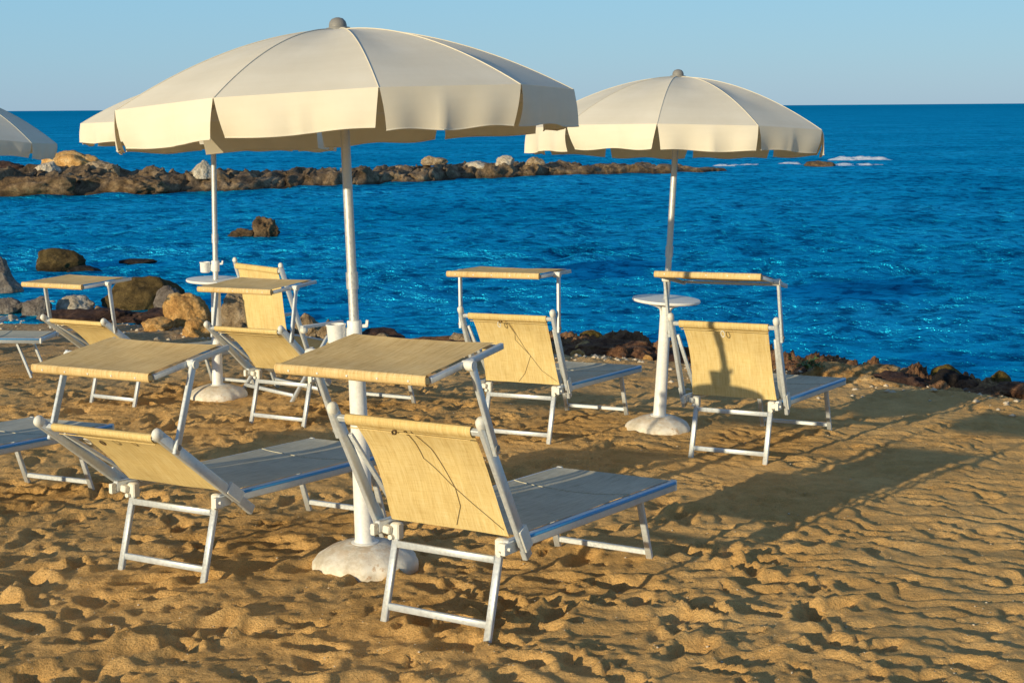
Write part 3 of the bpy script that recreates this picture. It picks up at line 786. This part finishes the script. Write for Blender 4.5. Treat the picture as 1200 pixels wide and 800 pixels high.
# ---------------------------------------------------------------- parasols
def parasol(label, base, lean, tx, ty, phase, Rr, dr, disc_h, seed, cup=True, brand_new=False, reach=None):
    """base: foot on the sand; lean: (dx,dy) of the pole at height cz above the base"""
    root = empty("beach_parasol", base, label, "parasol", "cream parasols with round tables on the beach")
    r = random.Random(seed)
    top = Vector(lean)
    ax = top.normalized()
    # frame of the pole
    xa = Vector((1, 0, 0)); xa = (xa - ax * xa.dot(ax)).normalized(); ya = ax.cross(xa)
    PM = Matrix((xa, ya, ax)).transposed().to_4x4()
    # concrete base
    ph = [r.uniform(0, 6.28) for _ in range(5)]
    wob = lambda a, i: 1 + (.035 * math.sin(2 * a + ph[0]) + .025 * math.sin(3 * a + ph[1]) + .016 * math.sin(5 * a + ph[2]) + .010 * math.sin(9 * a + ph[3]) + .012 * math.sin(14 * a + ph[4])) * (1 if i < 5 else .4)
    MB().lathe([(.215, -.05), (.220, .0), (.218, .018), (.205, .036), (.175, .055), (.13, .075), (.085, .088), (.04, .092), (.01, .093)], 72, None, wob).build("base", M['conc'], root)
    dh = disc_h
    # sleeve
    sl = MB(); sl.lathe([(.060, .075), (.061, .092), (.047, .096), (.043, .105), (.0385, dh * .55), (.036, dh - .03), (.036, dh)], 36, PM)
    sl.build("sleeve", M['white'], root)
    # round table with four curved brackets
    tb = MB().lathe([(.02, dh), (.205, dh), (.222, dh + .004), (.226, dh + .012), (.223, dh + .021), (.210, dh + .023), (.03, dh + .019)], 64, PM)
    tbo = tb.build("table_top", M['white'], root)
    br = MB()
    for k in range(4):
        a = k * math.pi / 2 + .5
        pts = []
        for i in range(8):
            t = i / 7
            q = Vector((.034 + .10 * t ** 2.2, 0, dh - .085 + .080 * (t ** .6)))
            pts.append(PM @ Vector((q.x * math.cos(a), q.x * math.sin(a), q.z)))
        br.tube(pts, .010, 8)
    br.build("table_bracket", M['white'], root)
    # pole
    hub = top + ax * (dr - .02)
    MB().tube([ax * (dh - .1), ax * (dh + .35), hub], [.0205, .0205, .0195], 24).build("pole", M['galv'], root)
    MB().tube([ax * (dh + .30), ax * (dh + .34), ax * (dh + .37)], .0255, 24).build("collar", M['galv'], root)
    if cup:
        ch = MB(); z0 = dh + .11
        ch.lathe([(.028, z0 - .03), (.031, z0 - .025), (.031, z0 + .05), (.028, z0 + .055)], 24, PM)
        off = PM @ Vector((-.078, -.005, 0)); T = Matrix.Translation(off) @ PM
        ch.lathe([(.028, z0 - .04), (.036, z0 - .036), (.040, z0 + .032), (.043, z0 + .036), (.043, z0 + .042), (.036, z0 + .042), (.032, z0 - .03), (.01, z0 - .032)], 28, T)
        ch.bar(PM @ Vector((-.05, 0, z0)), PM @ Vector((-.02, 0, z0)), .022, .05, ax)
        ch.bar(PM @ Vector((.02, 0, z0 + .03)), PM @ Vector((.055, 0, z0 + .03)), .014, .014, ax)
        ch.bar(PM @ Vector((.052, 0, z0 + .025)), PM @ Vector((.056, 0, z0 + .055)), .012, .012, ya)
        ch.build("cup_holder", M['white'], root)
    # canopy
    Nn = 10
    nrm = Vector((-tx, -ty, 1)).normalized()
    cx = Vector((1, 0, tx)).normalized(); cyv = nrm.cross(cx)
    CM = Matrix.Translation(top) @ Matrix((cx, cyv, nrm)).transposed().to_4x4()
    def rib(k, t):
        a = phase + 2 * math.pi * k / Nn
        rr_ = Rr * t
        z = dr * (1 - t ** 1.85) 
        return Vector((rr_ * math.sin(a), -rr_ * math.cos(a), z))
    can = MB()
    for k in range(Nn):
        def fn(u, v, k=k):
            t = .018 + .982 * u
            a, b = rib(k, t), rib(k + 1, t)
            p = a.lerp(b, v)
            w = math.sin(math.pi * v)
            p.z -= .012 * w * math.sin(math.pi * min(1, u * 1.02)) * (1 + .4 * math.sin(k * 2.1))
            p.z += .004 * mn.noise(p * 5 + Vector((k * 3, seed, 0))) * w * (1 - u ** 3)
            return CM @ p
        can.grid(fn, 26, 12, Rr, .6)
    cano = can.build("canopy", M['canvas'], root, angle=12)
    # raised seam welts along the ribs
    sm = MB()
    for k in range(Nn):
        sm.tube([CM @ (rib(k, .03 + .97 * i / 20) + Vector((0, 0, .0015))) for i in range(21)], .0018, 6)
    sm.build("seam", M['canvas'], cano)
    # hanging flaps
    for k in range(Nn):
        A, B = rib(k, 1.0), rib(k + 1, 1.0)
        mid = (A + B) / 2; outw = Vector((mid.x, mid.y, 0)).normalized(); al = (B - A); W = al.length; al.normalize()
        sw = r.uniform(-.16, .10); f1 = r.uniform(0, 6.28); fq = r.uniform(1.6, 3.2); amp = r.uniform(.003, .009); sk = r.uniform(-.012, .012)
        H = .143 * r.uniform(.95, 1.04)
        def fl(u, v):
            ins = .0015 + (.026 + .010 * math.sin(k * 1.7 + seed)) * u
            s = ins + (W - 2 * ins) * v
            p = A + al * (s + sk * u)
            sag = .012 * math.sin(math.pi * v)
            z = -H * u + .006 * u * math.sin(6.28 * fq * .5 * v + f1 * 2) + .003 * (1 - min(1, u * 6))
            fold = amp * (u ** .8) * math.sin(6.28 * fq * v + f1) + .010 * math.exp(-((v - .5 - sk * 12) / .035) ** 2) * u
            curl = .018 * u * u * (abs(2 * v - 1) ** 3) * math.sin(f1 + 3 * v)
            o = outw * (sw * H * u * .55 + fold + curl + .0015 + .008 * math.sin(math.pi * u) )
            # top edge follows the rim
            p = p + o; p.z = (A.z + (B.z - A.z) * v) + z - (.0 if u > 0 else 0)
            return CM @ p
        fo = MB().grid(fl, 12, 26, .16, W).build("valance", M['canvas'], cano, angle=60)
        hm = MB().tube([Vector(fl(1.0, i / 26)) for i in range(27)], .0026, 6)
        hm.build("hem", M['canvas'], cano)
    # ribs and stretchers
    for k in range(Nn):
        mb = MB().tube([CM @ (rib(k, .03 + .965 * i / 14) - Vector((0, 0, .012))) for i in range(15)], .0055, 8)
        mb.tube([CM @ (rib(k, .46) - Vector((0, 0, .014))), CM @ Vector((rib(k, .03).x, rib(k, .03).y, dr * .45))], .0045, 8)
        mb.build("rib", M['galv'], root)
    MB().lathe([(.030, dr * .45 - .05), (.036, dr * .45 - .04), (.036, dr * .45 + .01), (.030, dr * .45 + .02)], 24, CM).build("runner", M['grey'], root)
    fin = MB().lathe([(.05, dr - .006), (.052, dr + .004), (.050, dr + .008), (.037, dr + .010), (.037, dr + .020), (.033, dr + .034), (.023, dr + .045), (.008, dr + .050)], 28, CM)
    fin.build("finial", M['grey'], root)
    return root

parasol("nearest cream parasol, the largest, standing between the two front loungers", (-.645, 5.985, plane(-.645, 5.985) - .01), (-.047, .01, 1.968), .052, -.046, R(14.2), .957, .305, .90, 3)
parasol("cream parasol on the right, white round table visible, behind the right lounger", (.984, 9.375, plane(.984, 9.375) - .01), (.097, -.005, 1.975), -.022, -.059, R(-13.3), .978, .350, .86, 5, cup=False)
parasol("rear left cream parasol mostly hidden behind the nearest canopy, rusty stained base", (-2.313, 10.964, plane(-2.313, 10.964) - .01), (.050, .0, 2.07), -.030, -.055, R(4), .97, .35, .90, 8)
parasol("parasol at the left frame edge with only its shaded canopy corner in view", (-5.50, 14.0, plane(-5.50, 14.0) - .01), (.07, 0, 2.17), -.13, -.03, R(31), .98, .36, .87, 11)

# ---------------------------------------------------------------- loungers
P = dict(a=.3243, ah=.3169, b=.2325, hs=.3589, hf=.3338, S=1.315, c1=.0872, F=1.2128, Lb=.5172, Lh=.42, La=.3433, g1=.2123, g2=.227)
GRP = "aluminium sun loungers set out on the sand"
def lounger(label, x, y, yaw, be, ga, de, seed, hood=True, cord=None, ring=None, over=.085, low=.0):
    a, ah, b = P['a'], P['ah'], P['b']
    root = empty("sun_lounger", (x, y, plane(x, y)), label, "sun lounger", GRP)
    u = Vector((-math.sin(yaw), math.cos(yaw), 0)); v = Vector((math.cos(yaw), math.sin(yaw), 0))
    u.z = SX * u.x + SY * u.y; v.z = SX * v.x + SY * v.y
    u.normalize(); v.normalize(); w = v.cross(u) * -1
    w = u.cross(v) * -1
    if w.z < 0: w = -w
    root.rotation_euler = Matrix((v, u, w)).transposed().to_euler()
    # local axes: X = v (right), Y = u (foot), Z = up
    q = lambda uu, vv, ww: Vector((vv, uu, ww))
    r = random.Random(seed)
    hs, hf = P['hs'], P['hf']
    zs = lambda uu: hs + (hf - hs) * uu / P['S']
    S = P['S']; ar = a - .036
    # seat frame
    f = MB()
    for s in (-1, 1):
        f.bar(q(-.05, s * ar, zs(-.05) - .022), q(S, s * ar, zs(S) - .022), .026, .046, (0, 0, 1))
    f.bar(q(S - .012, -ar + .013, zs(S) - .020), q(S - .012, ar - .013, zs(S) - .020), .024, .038)
    sf = f.build("seat_frame", M['alu'], root)
    t = MB()
    for s in (-1, 1):
        t.bar(q(.0, s * (ar + .0165), zs(0) - .008), q(S - .01, s * (ar + .0165), zs(S) - .008), .008, .012)
    t.build("trim", M['blue'], sf)
    for s in (-1, 1):
        MB().bar(q(S - .004, s * ar, zs(S) - .022), q(S + .012, s * ar, zs(S) - .022), .030, .050).build("end_cap", M['plastic'], sf)
    # seat fabric
    sw = ar - .006
    def seat(s, tt):
        uu = .03 + (S - .02 - .03) * tt; vv = (-1 + 2 * s) * sw
        sag = .020 * math.sin(math.pi * s) ** .8 * math.sin(math.pi * min(1, tt * 1.0)) ** .4
        return q(uu, vv, zs(uu) + .004 - sag + .002 * mn.noise(Vector((vv * 6, uu * 5, seed))))
    so = MB().grid(seat, 16, 40, 2 * sw, S).build("seat_fabric", M['seat'], root, angle=60)
    st = MB()
    for tt in (.70,):
        st.tube([seat(i / 16, tt) + Vector((0, 0, .0010)) for i in range(17)], .0024, 6)
    st.build("seat_seam", M['seat'], so)
    # backrest
    cb, sb = math.cos(be), math.sin(be)
    ru = Vector((0, cb, sb)); rn = Vector((0, -sb, cb))      # along the rail, and its outward (front/upper) normal
    B0 = Vector((0, 0, hs))
    pt = lambda L_, vv, n_=0.0: B0 + ru * L_ + rn * n_ + Vector((vv, 0, 0))
    for s in (-1, 1):
        MB().bar(pt(-over, s * a), pt(P['Lb'] + .0, s * a), .022, .042, rn).build("backrest_rail", M['alu'], root)
        k = MB(); k.lathe([(.008, -.018), (.0165, -.014), (.0185, -.004), (.0185, .008), (.016, .018), (.009, .025), (.002, .027)], 18, Matrix.Translation(pt(P['Lb'] + .004, s * a)) @ ru.to_track_quat('Z', 'Y').to_matrix().to_4x4() @ Matrix.Diagonal((1, 1.3, 1, 1)))
        k.build("knob", M['plastic'], root)
        # support strut in front of the backrest
        MB().bar(pt(.40, s * (a - .021), -.012), q(.09, s * (ar - .022), zs(.09) - .02), .012, .022, (1, 0, 0)).build("support_strut", M['alu'], root)
    tbar = MB().bar(pt(P['Lb'] - .035, -a + .011), pt(P['Lb'] - .035, a - .011), .022, .020, rn)
    tbar.build("top_bar", M['alu'], root)
    lb = -.005
    fw = a - .060; LT = P['Lb'] - .035
    f1 = r.uniform(0, 6)
    flip = 1
    def back(s, tt):
        vv = (-1 + 2 * s) * fw * (1 - .05 * math.sin(math.pi * tt) - .0 * tt)
        L_ = lb + (LT - lb) * tt
        sag = .030 * math.sin(math.pi * tt ** 1.25) * (.75 + .25 * math.sin(math.pi * s))
        n_ = -sag - .006 + .0035 * math.sin(9 * s + f1) * math.sin(math.pi * tt) + .003 * mn.noise(Vector((s * 4, tt * 5, seed * 3.3)))
        return pt(L_, vv, n_ - .004)
    bf = MB().grid(back, 18, 30, 2 * fw, LT).build("backrest_fabric", M['linen'], root, angle=80)
    # rolled hem over the top bar
    hm = MB()
    def roll(s, tt):
        ang = 2 * math.pi * tt
        vv = (-1 + 2 * s) * (fw + .010)
        rr_ = .0205 * (1 + .05 * mn.noise(Vector((s * 9, math.cos(ang) * 2, seed + math.sin(ang) * 2))))
        dn = 1.0
        L_ = LT + math.cos(ang) * rr_ * (1.25 if math.cos(ang) < 0 else 1.0)
        return pt(L_, vv, math.sin(ang) * rr_ * .78)
    hm.grid(roll, 24, 16, 2 * fw, .14)
    hm.build("hem", M['linen'], bf, angle=80)
    hs_ = MB().tube([pt(LT - .030, -fw + 2 * fw * i / 12, .0125) for i in range(13)], .0022, 6)
    hs_.build("stitching", M['linen'], bf)
    surf_pt = lambda s, tt, o_=.0022: back(s, tt) + rn * o_
    if cord:
        cd = MB()
        for path in cord:
            pts = []
            for i in range(len(path) - 1):
                for k in range(6):
                    e = k / 6; p0, p1 = path[i], path[i + 1]
                    pts.append(surf_pt(p0[0] + (p1[0] - p0[0]) * e, p0[1] + (p1[1] - p0[1]) * e))
            pts.append(surf_pt(*path[-1]))
            cd.tube(pts, .0012, 6)
        # knot at the hem
        kx = cord[0][0][0]
        kp = pt(LT - .02, (-1 + 2 * kx) * fw, .024)
        for i in range(4):
            cd.tube([kp + Vector((math.cos(j * 1.05 + i) * .008, math.sin(j + i * 2) * .006, math.sin(j * 1.05 + i) * .008)) for j in range(7)], .0022, 6)
        cd.build("cord", M['cord'], bf)
    if ring:
        for (s, mat_, sz) in ring:
            rg = MB(); c0 = pt(LT - .030 - sz * .6, (-1 + 2 * s) * fw, .026)
            rg.tube([c0 + Vector((math.cos(i * .5236) * sz * .55, 0, 0)) + ru * math.sin(i * .5236) * sz for i in range(13)], .0028, 6)
            rg.build("ring", M[mat_], bf)
    # legs
    for s in (-1, 1):
        MB().bar(q(.005, s * b, hs - .035), q(-P['c1'] , s * b, -.015), .028, .020, (0, 1, 0)).build("leg", M['alu'], root)
        MB().bar(q(1.10, s * b, zs(1.1) - .045), q(P['F'], s * b, -.015), .028, .020, (0, 1, 0)).build("leg", M['alu'], root)
        # bracket joining leg and seat rail
        bk = MB()
        bk.bar(q(.006, s * (b + .004), hs - .075), q(.006, s * (b + .004), hs - .008), .040, .040, (0, 1, 0))
        bk.bar(q(-.02, s * (b + .01), hs - .035), q(-.02, s * (ar - .013), hs - .030), .034, .030, (0, 0, 1))
        bk.tube([q(-.03, s * (b + .012), hs - .06), q(.03, s * (b + .012), hs - .06)], .010, 10)
        bk.build("leg_bracket", M['plastic'], root)
        hb = MB()
        hb.bar(pt(-.05, s * (a - .004), -.01) + Vector((s * .012, 0, 0)), pt(.045, s * (a - .004), -.01) + Vector((s * .012, 0, 0)), .018, .052, rn)
        hb.bar(q(-.075, s * (ar + .004), hs - .028), q(.02, s * (ar + .004), hs - .028), .020, .044)
        hb.tube([q(-.055, s * (ar + .004), hs - .028) + Vector((s * -.012, 0, 0)), q(-.055, s * (ar + .004), hs - .028) + Vector((s * .022, 0, 0))], .007, 10)
        hb.build("hinge_bracket", M['plastic'], root)
    for (uu, ww, nm) in ((-P['c1'] * .80, .045, 0), (-.016, hs - .085, 1), (1.2055, .030, 2)):
        MB().bar(q(uu, -b + .012, ww), q(uu, b - .012, ww), .015 if nm != 2 else .022, .026 if nm != 2 else .024, (0, 0, 1)).build("crossbar", M['alu'], root)
    # sunshade
    if hood:
        au = B0 + ru * P['Lh']
        av = Vector((0, math.cos(ga), math.sin(ga)))
        tp = au + av * P['La']
        hd = Vector((0, math.cos(de), math.sin(de))); hn = Vector((0, -math.sin(de), math.cos(de)))
        oo = a + .022
        for s in (-1, 1):
            X_ = Vector((s * oo, 0, 0))
            am = MB().bar(au + X_ - av * .028, tp + X_ + av * .006, .016, .028, Vector((0, -av.z, av.y))).build("sunshade_arm", M['alu'], root)
            kb = MB()
            kb.tube([au + X_ - Vector((s * .014, 0, 0)), au + X_ + Vector((s * .013, 0, 0))], .012, 14)
            kb.build("pivot_bolt", M['grey'], am)
            kt = MB(); kt.tube([tp + Vector((s * (ah - .002), 0, -.012)), tp + Vector((s * (oo - .006), 0, -.012)), tp + Vector((s * (oo + .013), 0, -.012))], [.017, .019, .017], 16)
            kt.build("pivot_knob", M['plastic'], am)
        g1, g2 = P['g1'], P['g2']
        hp = lambda d_, vv, n_=0.0: tp + hd * d_ + hn * n_ + Vector((vv, 0, 0))
        sag0 = r.uniform(.010, .018)
        def top(s, tt):
            d_ = -g1 + (g1 + g2 - .02) * tt; vv = (-1 + 2 * s) * (ah - .008)
            sag = sag0 * math.sin(math.pi * s) ** .7 * (.35 + .65 * math.sin(math.pi * tt) ** .6)
            return hp(d_, vv, .010 - sag + .0025 * mn.noise(Vector((s * 5, tt * 4, seed * 2.2))))
        hf_ = MB().grid(top, 20, 20, 2 * ah, g1 + g2).build("sunshade_fabric", M['shade'], root, angle=70)
        def rl(s, tt):
            ang = 2 * math.pi * tt
            vv = (-1 + 2 * s) * (ah + .002)
            k = 1 + .06 * mn.noise(Vector((s * 10, math.cos(ang), seed)))
            return hp(-g1 + math.cos(ang) * .013 * k - .004, vv, math.sin(ang) * .019 * k - .006)
        hh = MB().grid(rl, 24, 14, 2 * ah, .12)
        hh.lathe([(.012, -ah - .003), (.0125, -ah + .004)], 12, Matrix.Translation(hp(-g1 - .004, 0, -.006)) @ Matrix.Rotation(R(90), 4, 'Y'))
        hh.lathe([(.0125, ah - .004), (.012, ah + .003)], 12, Matrix.Translation(hp(-g1 - .004, 0, -.006)) @ Matrix.Rotation(R(90), 4, 'Y'))
        hh.build("front_hem", M['shade'], hf_, angle=60)
        sn = MB()
        for i in range(5):
            c0 = hp(-g1 - .0185, (-.8 + .4 * i) * ah, -.006)
            sn.tube([c0 + hd * .004, c0 - hd * .001], .004, 8)
        sn.build("rivet", M['plastic'], hf_)
        fr = MB()
        for s in (-1, 1):
            fr.bar(hp(-g1 + .012, s * ah, -.009), hp(g2 + .012, s * ah, -.009), .016, .022, hn)
        fr.bar(hp(g2 - .02, -ah + .008, -.006), hp(g2 - .02, ah - .008, -.006), .016, .016, hn)
        fr.build("sunshade_frame", M['alu'], root)
    return root

X_CORD = [[(.40, 1.0), (.44, .78), (.45, .62), (.62, .42), (.98, .06)], [(.42, .98), (.56, .74), (.66, .38), (.66, .22), (.58, .04)]]
C_CORD = [[(.42, 1.0), (.52, .72), (.50, .62), (.68, .40), (.56, .14), (.46, .02)], [(.45, .98), (.55, .66), (.62, .5), (.80, .2), (.98, .05)]]
D_ = math.radians
lounger("nearest lounger, right of the parasol in front, dark cord hanging on its raised linen back", -.247, 5.082, D_(-32.26), D_(119.2), D_(114.58), D_(9.28), 1, cord=X_CORD)
lounger("front left lounger with its back reclined low, left of the nearest parasol base", -1.442, 5.845, D_(-29.97), D_(143.2), D_(71.9), D_(9.65), 2, ring=[(.30, 'plastic', .022), (.46, 'cord', .018)], over=.15)
lounger("middle lounger by the water with level sunshade, left of the white round table", .058, 8.982, D_(-26.9), D_(114.4), D_(90.8), D_(1.2), 3, cord=C_CORD, ring=[(.40, 'plastic', .018)])
lounger("rightmost lounger by the water with a pole shadow falling on its linen back", 1.318, 8.316, D_(-29.1), D_(112.35), D_(103.3), D_(-9.5), 4, ring=[(.50, 'plastic', .02)])
lounger("reclined lounger in front of the deck chair, right of the rear parasol base", -1.573, 9.632, D_(-31.4), D_(139.8), D_(80.6), D_(5.6), 5, over=.12)
lounger("reclined lounger at the back left, left of the rear parasol base", -2.962, 10.571, D_(-32.75), D_(144.3), D_(97.9), D_(4.7), 6, over=.12)
lounger("lounger at the left frame edge, only its foot end showing behind the front left one", -3.03, 6.53, D_(-26), D_(140), D_(75), D_(6), 7)
lounger("lounger turned sideways at the far left with only its seat end in view", -5.38, 12.25, D_(-86), D_(140), D_(90), D_(6), 8)
lounger("farthest left lounger, only a sliver of its seat end showing", -6.36, 13.75, D_(-84), D_(140), D_(90), D_(6), 9)

# ---------------------------------------------------------------- deck chair
def deck_chair(x, y, yaw):
    root = empty("deck_chair", (x, y, plane(x, y)), "upright deck chair with armrests beside the rear parasol, behind a reclined lounger", "deck chair", None, (0, 0, yaw))
    W = .30
    q = lambda uu, vv, ww: Vector((vv, uu, ww))
    top = (-.03, 1.03); foot = (.33, -.02)
    at = lambda t: (top[0] + (foot[0] - top[0]) * t, top[1] + (foot[1] - top[1]) * t)
    for s in (-1, 1):
        MB().bar(q(top[0], s * W, top[1]), q(foot[0], s * W, foot[1]), .022, .036, (0, 1, 0)).build("back_rail", M['alu'], root)
        MB().lathe([(.008, -.015), (.018, -.008), (.019, .008), (.012, .022), (.002, .026)], 16, Matrix.Translation(q(top[0], s * W, top[1] + .01))).build("knob", M['plastic'], root)
        MB().bar(q(.0, s * (W + .024), -.02), q(.44, s * (W + .024), .545), .020, .030, (0, 1, 0)).build("leg", M['alu'], root)
        a = at(.49)
        MB().bar(q(a[0] - .02, s * (W + .024), .56), q(.52, s * (W + .024), .56), .036, .024).build("armrest", M['alu'], root)
        MB().lathe([(.01, -.03), (.024, -.02), (.026, .0), (.024, .02), (.01, .03)], 16, Matrix.Translation(q(a[0], s * (W + .024), .535)) @ Matrix.Rotation(R(90), 4, 'Y')).build("hinge", M['plastic'], root)
    MB().bar(q(top[0], -W, top[1] - .03), q(top[0], W, top[1] - .03), .024, .026).build("top_bar", M['alu'], root)
    MB().bar(q(.035, -W - .02, .045), q(.035, W + .02, .045), .018, .026).build("crossbar", M['alu'], root)
    MB().bar(q(.31, -W, .05), q(.31, W, .05), .018, .026).build("crossbar", M['alu'], root)
    MB().bar(q(.45, -W, .40), q(.45, W, .40), .022, .022).build("seat_bar", M['alu'], root)
    fw = W - .035
    ctrl = [(-.03, 1.0), (-.005, .86), (.015, .66), (.045, .48), (.12, .36), (.24, .335), (.36, .37), (.45, .40)]
    def fab(s, t):
        k = t * (len(ctrl) - 1); i = min(int(k), len(ctrl) - 2); e = k - i
        p0, p1, p2, p3 = (ctrl[max(i - 1, 0)], ctrl[i], ctrl[i + 1], ctrl[min(i + 2, len(ctrl) - 1)])
        cr = lambda j: .5 * ((2 * p1[j]) + (-p0[j] + p2[j]) * e + (2 * p0[j] - 5 * p1[j] + 4 * p2[j] - p3[j]) * e * e + (-p0[j] + 3 * p1[j] - 3 * p2[j] + p3[j]) * e ** 3)
        return q(cr(0) - .012 * math.sin(math.pi * s), (-1 + 2 * s) * fw, cr(1))
    fb = MB().grid(fab, 12, 48, 2 * fw, 1.2).build("sling_fabric", M['linen'], root, angle=80)
    MB().grid(lambda s, t: q(top[0] + math.cos(6.2832 * t) * .020, (-1 + 2 * s) * (fw + .012), top[1] - .03 + math.sin(6.2832 * t) * .024), 16, 14, 2 * fw, .12).build("hem", M['linen'], fb)
deck_chair(-1.92, 10.86, R(-45))

# ---------------------------------------------------------------- light, sky, camera
SUN_EL, SUN_AZ = 12.2, 39.5          # elevation; heading of the light on the ground, degrees right of +Y
hd = Vector((math.sin(R(SUN_AZ)) * math.cos(R(SUN_EL)), math.cos(R(SUN_AZ)) * math.cos(R(SUN_EL)), -math.sin(R(SUN_EL))))
ld = bpy.data.lights.new("sun", 'SUN'); ld.energy = 5.0; ld.angle = R(.5); ld.color = (1.0, .85, .57)
lo = bpy.data.objects.new("sun", ld); C.objects.link(lo)
lo.rotation_euler = hd.to_track_quat('-Z', 'Y').to_euler()

wd = bpy.data.worlds.new("World"); bpy.context.scene.world = wd; wd.use_nodes = True
nt = wd.node_tree; bg = nt.nodes["Background"]
sky = nt.nodes.new("ShaderNodeTexSky"); sky.sky_type = 'NISHITA'; sky.sun_disc = False
sky.sun_elevation = R(SUN_EL); sky.sun_rotation = R(180 + SUN_AZ)
sky.air_density = 1.0; sky.dust_density = .35; sky.ozone_density = 2.2; sky.altitude = 0
# clear air away from the sun: the blue band of the sky, by height above the horizon
tcw = nt.nodes.new("ShaderNodeTexCoord"); sxw = nt.nodes.new("ShaderNodeSeparateXYZ")
nt.links.new(tcw.outputs["Generated"], sxw.inputs[0])
blu = ramp(nt, [(0.0, (2.05, 3.3, 4.45)), (.035, (1.87, 3.5, 4.75)), (.10, (1.65, 3.65, 5.2)), (.40, (1.05, 1.95, 3.55)), (1.0, (.62, 1.20, 2.5))])
nt.links.new(sxw.outputs[2], blu.inputs[0])
mxw = mix_rgb(nt, .85, sky.outputs[0], blu.outputs[0])
nt.links.new(mxw, bg.inputs[0]); bg.inputs[1].default_value = .15

cam = bpy.data.cameras.new("camera"); co = bpy.data.objects.new("camera", cam); C.objects.link(co)
cam.sensor_width = 36; cam.lens = 1669.4 / 1200 * 36; cam.clip_start = .05; cam.clip_end = 30000
PITCH, ROLL = .1629, math.atan2(9, 1200)
co.matrix_world = Matrix.Translation((0, 0, 2.0)) @ Matrix.Rotation(math.pi / 2 - PITCH, 4, 'X') @ Matrix.Rotation(-ROLL, 4, 'Z')
sc = bpy.context.scene
sc.camera = co
sc.render.engine = 'CYCLES'
sc.view_settings.view_transform = 'Standard'
sc.view_settings.look = 'None'
sc.view_settings.exposure = 0; sc.view_settings.gamma = 1
sc.render.resolution_x, sc.render.resolution_y = 1024, 682
